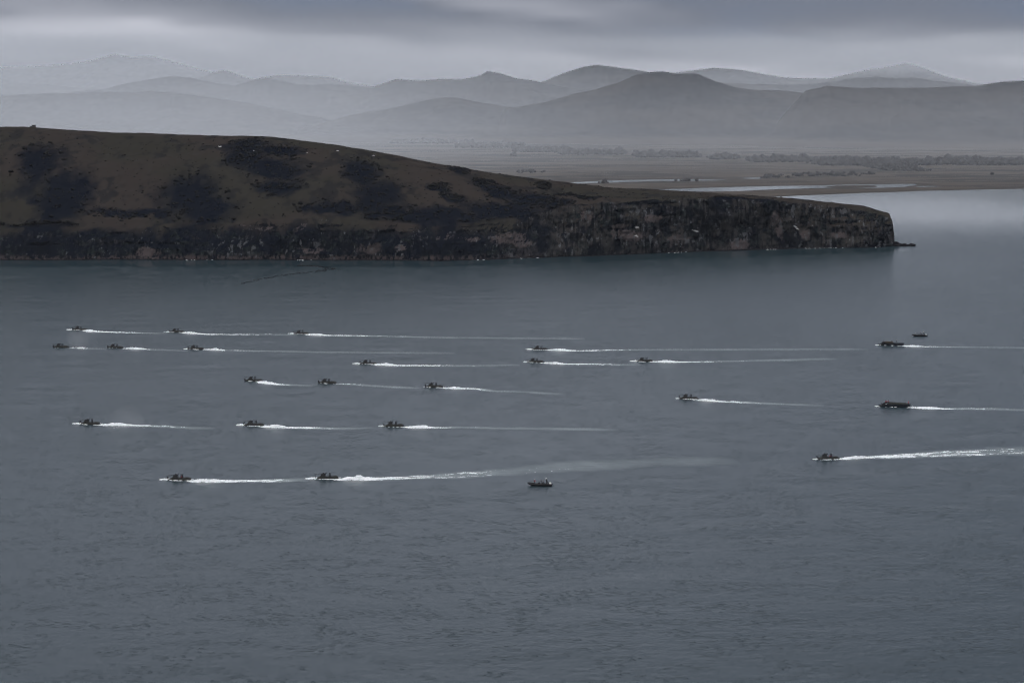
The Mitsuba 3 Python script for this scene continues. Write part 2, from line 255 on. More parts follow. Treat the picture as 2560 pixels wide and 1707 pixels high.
GUANO = [(230.4, 17.6, 3.2, 1.0), (232.6, 15.8, 2.8, 1.0), (98.3, 20.8, 3.5, 1.4), (146.2, 16.6, 4.9, 1.1), (97.6, 14.6, 2.8, 1.1), (244.7, 18.4, 1.1, 1.1)]
BOARDS = [(-240.6, 2397.0, 2.2, 0.95, 'largest white board on the headland slope, nearest the lookout hut'), (-211.9, 2386.0, 0.8, 0.6, 'tiny white board in the dark patch, second from the left'), (-167.8, 2383.5, 1.2, 0.6, 'small dim white board, third from the left'), (-143.8, 2399.0, 2.0, 0.6, 'long white board high on the slope, fourth from the left'), (-114.1, 2399.0, 1.8, 0.6, 'rightmost white board near the crest of the headland')]
# ---------------------------------------------------------------- the sea
def shore_calm(p):
    """the strip of slack water under the cliffs, out of the wind"""
    sh = dr.maximum(2200, 2200 + .53 * (p.x + 58)) + 22 * (fbm(p.x / 60, 3.0, 0.0) - .5)
    return smoothstep(sh - 85, sh - 60, p.y) * smoothstep(330, 300, p.x) * smoothstep(2600, 2400, p.y)


def rough_fn(p, n, uv):
    return .20 - .15 * smoothstep(2330, 2950, p.y) - .15 * shore_calm(p)


def wave_fn(p, n, uv):
    wx, wy = p.x * .97 + p.y * .22, p.y * .97 - p.x * .22
    gust = .35 + 1.1 * fbm(p.x / 140, p.y / 360, 1.0, octaves=3)
    lee = (1 - .95 * smoothstep(2330, 2950, p.y)) * (1 - .75 * shore_calm(p))
    a = noise(wx / 1.4, wy / 1.15, 0.0)
    b = noise(wx / 3.6 + 7, wy / 2.7, 2.0)
    sharp = smoothstep(.66, .95, noise(wx / 1.05 + 3, wy / .95, 9.0)) * smoothstep(.35, .75, noise(wx / 7, wy / 6, 11.0))
    c = fbm(wx / .9, wy / .8, 5.0, octaves=2)
    big = noise(wx / 26, wy / 17, 4.0)
    return lee * (gust * (.095 * b + .06 * a + .045 * c + .27 * sharp) + .28 * big)


def water_fn(p, n, uv):
    g = fbm(p.x / 90, p.y / 260, 6.0, octaves=3)
    return mix((.009, .021, .027), (.014, .028, .034), g)


def slick_fn(p, n, uv):
    g = fbm(p.x / 3.5, p.y / 1.6, 2.0, octaves=3)
    return mix(water_fn(p, n, uv), (.26, .31, .31), dr.clip(uv.x, 0, 1) * (.55 + .9 * g))


scene['m_slick'] = {'type': 'bumpmap', 'arbitrary': mikit.proc(wave_fn, eps=0.2), 'scale': 1.0,
                    'bsdf': {'type': 'principled', 'base_color': mikit.proc(slick_fn), 'roughness': 0.22, 'specular': 0.26}}
scene['m_water'] = {'type': 'bumpmap', 'arbitrary': mikit.proc(wave_fn, eps=0.2), 'scale': 1.0,
                    'bsdf': {'type': 'principled', 'base_color': mikit.proc(water_fn), 'roughness': mikit.proc(rough_fn), 'specular': 0.26}}
wxs, wys = np.linspace(-4150, 4150, 20), np.concatenate([np.linspace(-230, 3000, 20), np.linspace(3300, 13500, 20)])
gxx, gyy = np.meshgrid(wxs, wys, indexing='ij')
struct('sea', (np.stack([gxx, gyy, 0 * gxx], -1).reshape(-1, 3), grid_faces(len(wxs), len(wys))), 'm_water', 'wide grey bay of rippled sea water')

# ---------------------------------------------------------------- the headland
_sx, _sy = np.array(SHORE).T
_cx, _cz = np.array(CLIFF).T
_kx, _kw, _kz = np.array(CREST).T
TIP = 318.0


def smooth_interp(x, xs, ys):
    h = 9.0
    return sum(np.interp(x + o * h, xs, ys) for o in (-1, -.5, 0, .5, 1)) / 5


def front(x):
    d = np.clip(TIP - x, 0, 40)
    return smooth_interp(x, _sx[:-1], _sy[:-1]) + 2.5 * np.sin(x / 17.0) + 1.5 * np.sin(x / 6.1 + 1) + 26 * (1 - np.sqrt(1 - (1 - d / 40) ** 2 * .999))


def headland_z(x, t):
    """height over the sea at x, t metres in from the front shore"""
    zc, W, zk = smooth_interp(x, _cx, _cz), smooth_interp(x, _kx, _kw), smooth_interp(x, _kx, _kz)
    d = np.clip(TIP - x, 0, None)
    W = np.maximum(W * np.clip(d / 25, 0.15, 1) ** .5, 9)
    zc = np.minimum(zc, zk - .5)
    zc = zc + 5 * (meshkit.fbm(np.stack([x / 24, 0 * x, 0 * x + 2], -1), 3, 19) - .5)
    wc = np.minimum(30 - 19 * S(-60, 120, x), W * .4)
    u = np.clip(t / wc, 0, 1)
    ramp = 1 - (1 - u) ** (1.5 + .5 * S(60, -60, x))
    s = np.clip((t - wc) / (W - wc), 0, 1)
    top = zc + (zk - zc) * (0.35 * s + .65 * np.sin(np.pi / 2 * s))
    back = np.clip((t - W) / W, 0, 2)
    z = np.where(t < wc, zc * ramp, top) - (zk + 3) * back ** 1.4
    return z * np.clip(d / 4.5, 0, 1) ** .55, wc, W


xs = np.concatenate([np.arange(-1000, -440, 6.0), np.arange(-440, 290, 0.9), np.arange(290, 317.9, .4), [318.0]])
rows = []
for x in xs:
    _, wc, W = headland_z(np.array([x]), np.array([0.0]))
    wc, W = wc[0], W[0]
    rows.append(np.concatenate([np.linspace(0, wc * 1.05, 30), wc * 1.05 + (W - wc * 1.05) * np.linspace(0, 1, 62)[1:], W + W * np.linspace(0, 1.25, 26)[1:]]))
tt = np.array(rows)
xx = np.repeat(xs[:, None], tt.shape[1], 1)
zz, wc_, W_ = headland_z(xx, tt)
yy = front(xx) + tt
P = np.stack([xx, yy, zz], -1)
on_cliff = np.clip(1 - np.abs(tt / wc_ - .5) * 1.7, 0, 1) ** .5 * (tt < wc_ * 1.1)
col = meshkit.fbm(np.stack([xx / 6.0, zz / 9, 0 * xx], -1), 4, 11) - .5
blk = meshkit.fbm(np.stack([xx / 2.2, zz / 3.0, 0 * xx + 5], -1), 3, 12) - .5
big = meshkit.fbm(np.stack([xx / 27.0, zz / 40, 0 * xx + 9], -1), 3, 13) - .5
ledge = np.abs(meshkit.fbm(np.stack([xx / 30, zz / 4.5, 0 * xx], -1), 3, 14) - .5)
P[..., 1] += on_cliff * (9 * col + 3.5 * blk + 20 * big - 6 * ledge)
P[..., 0] += on_cliff * 3 * (meshkit.fbm(np.stack([xx / 5, zz / 5, 0 * xx + 3], -1), 3, 15) - .5) * np.clip((TIP + 2 - xx) / 4, 0, 1)
slope_part = np.clip((tt - wc_) / 8, 0, 1) * np.clip((TIP - xx) / 12, 0, 1)
P[..., 2] += slope_part * (5.0 * (meshkit.fbm(np.stack([xx / 45, yy / 45, 0 * xx], -1), 3, 16) - .5) + 1.5 * (meshkit.fbm(np.stack([xx / 6, yy / 8, 0 * xx], -1), 3, 17) - .5)) * np.where(np.abs(tt - W_) < 25, .45, 1)
P[:, 0, 2] = -1.5
P[-1, :, 2] = -1.5
struct('headland', (P.reshape(-1, 3), grid_faces(*P.shape[:2])), 'm_headland', 'long dark grassy headland ending in rocky cliffs')
_hp, _ht = P, tt


def ground_hit(x, y):
    """headland height at the plan position (x, y)"""
    i = int(np.clip(np.searchsorted(xs, x), 1, len(xs) - 1))
    return float(np.interp(y, _hp[i, 30:, 1], _hp[i, 30:, 2]))


# scrub patches: (x, y, radius x, radius y) on the slope
def ell(p, q, cx, cy, rx, ry):
    return dr.maximum(0, 1 - dr.sqrt(dr.square((p - cx) / rx) + dr.square((q - cy) / ry)))


def headland_fn(p, n, uv):
    w1 = fbm(p.x / 16, p.y / 22, 1.0, octaves=4) - .5
    w2 = fbm(p.x / 5, p.y / 9, 4.0, octaves=3) - .5
    g = fbm(p.x / 60, p.y / 60, 2.0, octaves=3)
    grass = mix((.0325, .0280, .0255), (.0285, .0272, .0232), smoothstep(.35, .65, g))
    grass = mix(grass, (.018, .018, .019), smoothstep(.05, .22, w1 + .6 * w2) * .7)
    m = mi.Float(0)
    for (px, py, rx, ry) in PATCHES:
        m = dr.maximum(m, ell(p.x + 16 * w1, p.y + 30 * w1, px, py - .12 * ry, 1.3 * rx, 1.3 * ry))
    m = dr.maximum(m, smoothstep(30, 12, p.z - 10 * w1) * .8 * smoothstep(120, 40, p.x))
    c = mix(grass, (.005, .007, .0125), smoothstep(-.05, .62, m + .4 * w2 + .3 * w1))
    # rock of the cliffs
    lf = smoothstep(40, -40, p.x)
    r1 = fbm(p.x / 4.6, p.z / 5.0, p.y / 9, octaves=4)
    r2 = fbm(p.x / 14, p.z / 10, 7.0, octaves=3)
    r3 = fbm(p.x / 1.5, p.z / 2.2, 3.0, octaves=3)
    cr = noise(p.x / 1.3, p.z / 2.6, 21.0)
    rock = mix((.005, .007, .0115), (.034, .033, .037), smoothstep(.40, .68, r1) * smoothstep(.36, .62, r2 + .08 * (1 - 2 * lf)))
    rock = mix(rock, (.026, .034, .033), smoothstep(.48, .62, fbm(p.x / 8, p.z / 6, 12.0, octaves=3)) * .6 * smoothstep(.3, .6, r3))
    face = (1 - lf) * smoothstep(.34, .58, fbm(p.x / 19, p.z / 15, 41.0, octaves=2))
    rock = mix(rock, (.050, .047, .045), face * smoothstep(.30, .62, r1) * .75)
    rock = mix(rock, (.005, .007, .011), smoothstep(.62, .80, noise(p.x / 1.3, p.z / 11, 43.0)) * .8)
    rock = mix(rock, (.006, .008, .012), smoothstep(.66, .85, cr) * .6)
    pale = mi.Float(0)
    for q in PALE:
        pale = dr.maximum(pale, ell(p.x + 8 * (r1 - .5), p.z + 6 * (r2 - .5), *q))
    rock = mix(rock, (.085, .072, .072), smoothstep(.16, .55, pale * (.25 + 1.5 * r3) + .4 * (r1 - .5)) * .9)
    rock = mix(rock, (.12, .13, .14), smoothstep(.68, .80, r3 * .6 + r1 * .4 + .12 * (r2 - .4)))
    outc = smoothstep(.60, .72, fbm(p.x / 2.6, p.z / 4.2, 31.0, octaves=3)) * smoothstep(.48 + .07 * lf, .62 + .05 * lf, fbm(p.x / 15, p.z / 11, 33.0, octaves=2))
    rock = mix(rock, (.09, .094, .10), outc * .8)
    beach = smoothstep(5.0, 1.5, p.z + 4 * (r1 - .5)) * smoothstep(60, -60, p.x)
    rock = mix(rock, (.060, .050, .050), beach * smoothstep(.35, .6, r3))
    for q in GUANO:
        rock = mix(rock, (.5, .5, .5), smoothstep(.1, .5, ell(p.x, p.z + .3 * (p.x - q[0]), *q) * 2.4 * r3 * r1))
    wet = smoothstep(1.3, .3, p.z)
    rock = mix(rock, (.008, .010, .014), wet * .8)
    edge = n.z + .22 * w2
    return mix(rock, c, smoothstep(.60 - .12 * smoothstep(60, -60, p.x), .80 - .08 * smoothstep(60, -60, p.x), edge))


scene['m_headland'] = two({'type': 'diffuse', 'reflectance': mikit.proc(headland_fn)})

# low bushes growing on the slope: uncountable
ico = trimesh.creation.icosphere(subdivisions=1)


def blobs(centres, radii, squash, seed, per=1, spread=.5):
    r = np.random.default_rng(seed)
    V, Fc, at = [], [], 0
    bv, bf = np.array(ico.vertices), np.array(ico.faces)
    for c, rad in zip(centres, radii):
        for _ in range(per):
            o = r.normal(0, spread * rad, 3) * [1, 1, .4] if per > 1 else np.zeros(3)
            v = bv * (1 + r.uniform(-.42, .42, (len(bv), 1))) * rad * r.uniform(.7, 1.15) * np.array([1, 1, squash])
            V.append(v + c + o); Fc.append(bf + at); at += len(bv)
    return np.vstack(V), np.vstack(Fc)


pts, rad = [], []
while len(pts) < 3400:
    cx, cy, rx, ry = PATCHES[rng.integers(len(PATCHES))] if rng.random() < .7 else (rng.uniform(-420, 280), 0, 0, 0)
    if rx:
        a, rr = rng.uniform(0, 6.28), rng.random() ** .6 * 1.1
        x, y = cx + np.cos(a) * rr * rx, cy + np.sin(a) * rr * ry
    else:
        x = cx; y = float(front(np.array([x]))[0]) + rng.uniform(22, 230)
    if x > 290 or x < -430 or y - float(front(np.array([x]))[0]) < 16:
        continue
    r0 = (rng.uniform(.5, 1.2) if rng.random() < .8 else rng.uniform(1.2, 1.9)) if rx else rng.uniform(.35, .9)
    pts.append((x, y, ground_hit(x, y) + .15 * r0)); rad.append(r0)
scene['scrub'] = mikit.ply(blobs(pts, rad, .6, 31), 'm_scrub', smooth=True)
labels['scrub'] = {'label': 'dark low bushes scattered over the grassy headland slope', 'category': 'scrub', 'kind': 'stuff'}

# fallen rock along the shore: uncountable
pts, rad = [], []
for _ in range(1500):
    x = rng.uniform(-425, 300)
    r0 = rng.uniform(.25, 1.1) * (1.3 if rng.random() < .12 else 1)
    pts.append((x, float(front(np.array([x]))[0]) + rng.uniform(-2.5, 2.0), rng.uniform(-.2, .35))); rad.append(r0)
scene['shore_boulders'] = mikit.ply(blobs(pts, rad, .7, 41), 'm_shore_rock')
labels['shore_boulders'] = {'label': 'fallen boulders lining the foot of the headland cliffs', 'category': 'boulders', 'kind': 'stuff'}


def shore_rock_fn(p, n, uv):
    return mix((.020, .020, .024), (.085, .072, .070), smoothstep(.5, .85, noise(p.x * .6, p.y * .6, 1.0)) * smoothstep(200, -200, p.x) * smoothstep(.3, 1.0, p.z))


scene['m_shore_rock'] = two({'type': 'diffuse', 'reflectance': mikit.proc(shore_rock_fn)})
# the low outcrop off the tip: three rocks
for i, (x, y, w, h, lab) in enumerate([(319.5, 2398, 4.6, 3.4, 'tallest dark rock standing in the sea against the tip of the headland'),
                                       (325.0, 2397, 4.2, 2.2, 'low middle rock of the reef off the tip of the headland'),
                                       (330.5, 2397.5, 3.0, 2.4, 'outermost dark rock of the reef off the tip of the headland')]):
    k = number('sea_rock')
    v, f = blobs([(0, 0, 0)], [1.0], 1.0, 60 + i, per=5, spread=.45)
    scene[k] = mikit.ply((v * [w * .62, 3.0, h * .75] + [x, y, 0], f), 'm_shore_rock')
    labels[k] = {'label': lab, 'category': 'rock', 'group': 'rocks off the headland tip'}

# broken surf along the foot of the cliffs
pts, rad = [], []
for x0, n in [(-242, 12), (-160, 7), (-30, 4), (15, 5), (130, 10), (206, 6), (250, 14), (262, 8), (302, 5)]:
    for _ in range(n):
        x = x0 + rng.normal(0, 5)
        pts.append((x, float(front(np.array([x]))[0]) - rng.uniform(2.4, 3.6), .08)); rad.append(rng.uniform(.25, .7))
scene['surf'] = mikit.ply(blobs(pts, rad, .35, 77), 'm_foam')
labels['surf'] = {'label': 'thin broken line of white surf at the foot of the cliffs', 'category': 'surf', 'kind': 'stuff'}

# dark weed drifting off the shore
kp = np.array(KELP)
pts, rad = [], []
L_ = np.r_[0, np.cumsum(np.linalg.norm(np.diff(kp, axis=0), axis=1))]
for _ in range(520):
    s = L_[-1] * rng.random() ** 2.6
    c = np.array([np.interp(s, L_, kp[:, 0]), np.interp(s, L_, kp[:, 1])])
    w = 1.2 + 2.2 * np.exp(-((s - 55) / 22) ** 2)
    pts.append((*(c + rng.normal(0, 1, 2) * [w, 2.2 * w]), 0)); rad.append(rng.uniform(.3, .8))
scene['seaweed'] = mikit.ply(blobs(pts, rad, .22, 81), 'm_scrub')
labels['seaweed'] = {'label': 'dark hooked line of floating seaweed off the headland shore', 'category': 'seaweed', 'kind': 'stuff'}

# ---------------------------------------------------------------- the plain, its lagoons, woods and hills
fsx, fsy = np.array([(-1600, 3050), (-400, 3120)] + FAR_SHORE + [(1100, 3760), (1700, 3700)]).T
px_ = np.concatenate([np.arange(-4100, -1300, 60.0), np.arange(-1300, 0, 16.0), np.arange(0, 900, 5.0), np.arange(900, 1500, 16.0), np.arange(1500, 4120, 60.0)])
py_ = np.concatenate([np.arange(2980, 3400, 9.0), np.arange(3400, 4200, 6.0), np.arange(4200, 6600, 25.0), np.arange(6600, 13450, 120.0)])
gx_, gy_ = np.meshgrid(px_, py_, indexing='ij')
wob = 14 * (meshkit.fbm(np.stack([gx_ / 30, gy_ / 60, 0 * gx_], -1), 3, 51) - .5)
sd = gy_ - np.interp(gx_, fsx, fsy) + wob
PT = shapely.points(np.stack([gx_, gy_], -1).reshape(-1, 2))
for k, lag in enumerate(LAGOONS):
    pg = shapely.Polygon(lag)
    near = (np.abs(gx_ - pg.centroid.x) < 500) & (np.abs(gy_ - pg.centroid.y) < 500)
    dd = np.full(gx_.shape, 1e3)
    q = PT.reshape(gx_.shape)[near]
    dd[near] = np.where(shapely.contains(pg, q), -1, 1) * shapely.distance(pg.exterior, q)
    if k == 0:
        isl = shapely.Polygon(ISLANDS[0])
        di = np.where(shapely.contains(isl, q), 1, -1) * shapely.distance(isl.exterior, q)
        dd[near] = np.maximum(dd[near], di)
    sd = np.minimum(sd, dd + wob * .35)
pz = np.clip(np.where(sd < 0, sd * .07, sd * .018), -1.8, 1.0) + np.clip(sd / 200, 0, 1) * 1.6 * meshkit.fbm(np.stack([gx_ / 130, gy_ / 130, 0 * gx_], -1), 3, 52)
struct('coastal_plain', (np.stack([gx_, gy_, pz], -1).reshape(-1, 3), grid_faces(len(px_), len(py_))), 'm_plain', 'flat brown marsh land with narrow lagoons across the bay')

NAMES = {'main': ('far_hill', 'broad flat topped hill rising right of centre behind the marsh', 700, 420), 'right': ('far_hill_001', 'long level wooded hill at the right edge', 600, 500),
         'backright': ('mountain_ridge', 'pale ridge showing behind the flat topped hill', 900, 500), 'farright': ('mountain_ridge_001', 'faintest ridge at the right, nearly lost in cloud', 1200, 600),
         'leftnear': ('far_hill_002', 'low misty hill range at the left edge above the headland', 700, 500), 'leftmid': ('far_hill_003', 'low rounded misty hill left of the flat topped hill', 600, 450),
         'leftback': ('mountain_ridge_002', 'misty ridge with many rounded tops at the left', 900, 500), 'lefthigh': ('mountain_ridge_003', 'pale ridge with a knob behind the left hills', 900, 500),
         'leftfar': ('mountain_ridge_004', 'highest faint mountain at the far left fading into cloud', 1300, 700)}
for i, (k, (Y, pts)) in enumerate(RIDGES.items()):
    name, lab, Wf, Wb = NAMES[k]
    rx, rz = np.array(pts).T
    ux = np.arange(rx[0] - 500, rx[-1] + 500, 7.0 if Y < 8000 else 12.0)
    zc = np.interp(ux, np.r_[rx[0] - 480, rx, rx[-1] + 480], np.r_[1, rz, 1])
    zc = zc + 5 * (meshkit.fbm(np.stack([ux / 90, 0 * ux, 0 * ux + i], -1), 3, 60 + i) - .5)
    v = np.concatenate([np.linspace(-1, 0, 46), np.linspace(0, 1, 16)[1:]])
    gu, gv = np.meshgrid(ux, v, indexing='ij')
    wy = np.where(gv < 0, gv * Wf, gv * Wb)
    prof = np.where(gv < 0, np.clip(1 - (-gv) ** 1.25, 0, 1) ** 1.25, np.clip(1 - gv ** 1.6, 0, 1))
    gul = np.abs(meshkit.fbm(np.stack([gu / 150, wy / 330, 0 * gu + i], -1), 4, 80 + i) - .5) * 2
    z = zc[:, None] * prof * (1 - .55 * gul * np.clip(np.abs(gv) * 2.2, 0, 1) * np.clip(1.2 - np.abs(gv), 0, 1))
    z += (4 if Y < 8000 else 1.5) * (meshkit.fbm(np.stack([gu / (22 if Y < 8000 else 90), wy / 40, 0 * gu], -1), 2, 90 + i) - .5) * np.clip(prof * 3, 0, 1) * np.clip(np.abs(gv) * 8, .25, 1) - 1.5
    bend = 120 * (meshkit.fbm(np.stack([ux / 500, 0 * ux, 0 * ux + 3 * i], -1), 2, 70 + i) - .5)
    struct(name, (np.stack([gu, Y + wy + bend[:, None] * np.clip(np.abs(gv) * 2, 0, 1), z], -1).reshape(-1, 3), grid_faces(*gu.shape)), 'm_hills', lab, smooth=True)


def plain_z(x, y):
    i, j = np.clip(np.searchsorted(px_, x), 0, len(px_) - 1), np.clip(np.searchsorted(py_, y), 0, len(py_) - 1)
    return max(float(pz[i, j]), .2)


pts, rad, big = [], [], []
for (x0, y0, x1, y1, dep) in BELTS:
    n = int((x1 - x0) * max(dep, 60) / 120) + 6
    for _ in range(min(n, 480)):
        a = rng.random()
        x = x0 + (x1 - x0) * a + rng.normal(0, 6)
        y = y0 + (y1 - y0) * a + rng.random() ** 1.4 * dep + rng.normal(0, 10)
        r0 = (rng.uniform(1.5, 3.3) if rng.random() < .85 else rng.uniform(3.2, 4.6)) * (1.15 if y > 4500 else .6)
        pts.append((x, y, plain_z(x, y) + r0 * .75)); rad.append(r0)
scene['woodland'] = mikit.ply(blobs(pts, rad, 1.0, 91, per=2, spread=.5), 'm_wood', smooth=True)
labels['woodland'] = {'label': 'dark belts of bare bushes and trees across the marsh', 'category': 'woodland', 'kind': 'stuff'}
tree_where = ['leftmost of the single trees, in front of the hill foot', 'left of the pair at the end of the left tree belt', 'before the middle of the marsh, left of a taller one', 'tall one rising above the belt at centre right',
              'standing before the wide central belt', 'tallest on the right hand belt', 'left of the pair on the right hand belt', 'right of the pair on the right hand belt', 'low one near the lagoon at the right',
              'low one beside the bay at the far right', 'small one left of the lagoons', 'small one above the headland slope']
for i, (x, y) in enumerate(TREES):
    k = number('tree'); z0 = plain_z(x, y); h = 9.0 + 3 * ((i * 37) % 10) / 10 if y > 4300 else 5.5
    part(k, 'trunk', cat(tube((x, y, z0 - .5), (x + .3, y, z0 + h * .55), .35, .2, 7), tube((x + .2, y, z0 + h * .4), (x + 1.6, y + .3, z0 + h * .7), .16, .08, 6), tube((x + .2, y, z0 + h * .4), (x - 1.4, y - .3, z0 + h * .72), .16, .08, 6)), 'm_trunk')
    part(k, 'crown', blobs([(x + ox, y + oy, z0 + h * oz) for ox, oy, oz in [(0, 0, .8), (1.6, .3, .68), (-1.5, -.4, .66), (.4, .9, .6), (-.5, -1, .9)]], [h * .22] * 5, .9, 200 + i, per=4, spread=.5), 'm_wood', True)
    labels[k] = {'label': 'dark rounded tree, ' + tree_where[i], 'category': 'tree', 'group': 'single trees on the marsh'}

# ---------------------------------------------------------------- things on the headland
def hut():
    k = number('lookout_hut')
    i = int(np.argmin(np.abs(xs + 407.5)))
    y = _hp[i, 91, 1] - 3; x = -407.0
    z = ground_hit(x, y) - .25
    M = T().translate([x, y, z]).rotate([0, 0, 1], 8)
    part(k, 'wall', cat(box(-2.5, 2.4, -1.9, 1.9, -.6, 2.05)), 'm_concrete', to_world=M)
    part(k, 'roof', box(-2.9, 1.2, -2.15, 2.15, 2.053, 2.22), 'm_concrete', to_world=M)
    lk = part(k, 'lookout', box(-.9, 2.35, -1.7, 1.7, 2.225, 2.95), 'm_dark', to_world=M)
    part(k, 'lookout_roof', box(-1.3, 2.6, -1.95, 1.95, 2.953, 3.1), 'm_dark', to_world=M)
    part(k, 'door', box(-1.6, -.7, -1.93, -1.903, -.2, 1.7), 'm_dark', to_world=M)
    part(k, 'window', box(.5, 1.6, -1.93, -1.903, .8, 1.5), 'm_dark', to_world=M)
    labels[k] = {'label': 'small grey lookout hut on the crest of the headland', 'category': 'hut'}


hut()
for (x, y, w, h, lab) in BOARDS:
    k = number('marker_board')
    z = ground_hit(x, y)
    M = T().translate([x, y, z]).rotate([0, 0, 1], 6)
    part(k, 'panel', box(-w / 2, w / 2, -.05, .05, .35, .35 + h), 'm_white', to_world=M)
    for s in (-1, 1):
        part(k, 'post', box(s * w * .35 - .05, s * w * .35 + .05, .053, .13, -.4, .35 + h * .8), 'm_trunk', to_world=M)
    labels[k] = {'label': lab, 'category': 'board', 'group': 'white boards on the headland slope'}


# ---------------------------------------------------------------- people
def chain(js):
    """one smooth body out of bones: (joint a, joint b, radius a, radius b)"""
    out = None
    for a, b, ra, rb in js:
        sp = [m3.Manifold.sphere(r, 12).translate(list(map(float, p))) for p, r in ((a, ra), (b, rb))]
        h = m3.Manifold.batch_hull(sp)
        out = h if out is None else out + h
    m = out.refine_to_length(.09).to_mesh()
    tm = trimesh.Trimesh(m.vert_properties[:, :3], m.tri_verts)
    trimesh.smoothing.filter_taubin(tm, iterations=4)
    return tm


def figure(pose, arm):
    """(body, jacket, trousers, vest, cap) facing +x, feet (or seat) at the origin"""
    if pose == 'stand':
        hip, off = .92, 0.0
        legs = [[(0, s * .1, .9), (.04, s * .12, .48), (0, s * .13, .07)] for s in (-1, 1)]
        root = 0.0
    else:
        root = -.44
        legs = [[(0, s * .1, .1), (.42, s * .13, .14), (.44, s * .13, -.30)] for s in (-1, 1)]
    b = .92 if pose == 'stand' else .1
    sh = b + .50
    J, body = [], []
    trousers, jacket = [], []
    for l in legs:
        trousers += [(l[0], l[1], .105, .075), (l[1], l[2], .075, .055)]
        f = np.array(l[2]); body += [(l[1], l[2], .06, .045), (f, f + [.17, 0, -.03], .05, .04)]
    jacket += [((0, 0, b), (0, 0, b + .28), .15, .15), ((0, 0, b + .28), (0, -.0, sh - .04), .16, .13), ((0, -.17, sh - .04), (0, .17, sh - .04), .085, .085)]
    body += [((0, 0, b), (0, 0, sh - .02), .12, .1), ((0, 0, sh), (.01, 0, sh + .1), .06, .055), ((.02, 0, sh + .2), (.03, 0, sh + .25), .098, .1), ((.1, 0, sh + .19), (.14, 0, sh + .18), .02, .015), ((0, -.1, sh + .2), (0, .1, sh + .2), .025, .025)]
    for s in (-1, 1):
        el, ha = (np.array([-.02, s * .26, sh - .33]), np.array([.12, s * .25, sh - .58])) if arm == 'down' else (np.array([.15, s * .25, sh - .28]), np.array([.40, s * .15, sh - .22]))
        jacket += [((0, s * .2, sh - .05), el, .06, .05), (el, ha, .05, .04)]
        d = (ha - el) / np.linalg.norm(ha - el)
        body += [(el, ha, .035, .03), (ha, ha + d * .07, .032, .036)]
        palm = ha + d * .08
        for q, ln in zip((-.03, -.01, .01, .03), (.07, .085, .08, .06)):
            mid = palm + [0, q, 0] + d * ln * .55
            body += [(palm + [0, q, 0], mid, .011, .010), (mid, mid + d * ln * .4 + np.array([.012, 0, -.012]), .010, .008)]
        body += [(ha + d * .03 + [0, -s * .03, 0], ha + d * .07 + [.01, -s * .06, 0], .012, .010)]
    vest = [((.0, 0, b + .12), (.0, 0, b + .4), .185, .175), ((.0, -.09, b + .4), (.0, .09, b + .4), .15, .15)]
    cap = [((-.01, 0, sh + .27), (.03, 0, sh + .28), .112, .105), ((.08, 0, sh + .27), (.13, 0, sh + .26), .05, .03)]
    return {n: chain(v) for n, v in dict(body=body, jacket=jacket, trousers=trousers, life_vest=vest, cap=cap).items()}


FIG = {}


def person(at, yaw, pose, arm, vest, lab, cap='m_dark'):
    k = number('person')
    if (pose, arm) not in FIG:
        FIG[pose, arm] = {n: mikit.ply(m, 'm_skin', smooth=True) for n, m in figure(pose, arm).items()}
    M = T().translate(list(map(float, at))).rotate([0, 0, 1], yaw)
    for n, mat in (('body', 'm_skin'), ('jacket', 'm_cloth'), ('trousers', 'm_cloth'), ('life_vest', 'm_red'), ('cap', cap)):
        if n == 'life_vest' and not vest:
            continue
        scene[f'{k}__{n}'] = {**FIG[pose, arm][n], 'bsdf': {'type': 'ref', 'id': mat}, 'to_world': M}
    labels[k] = {'label': lab, 'category': 'person'}


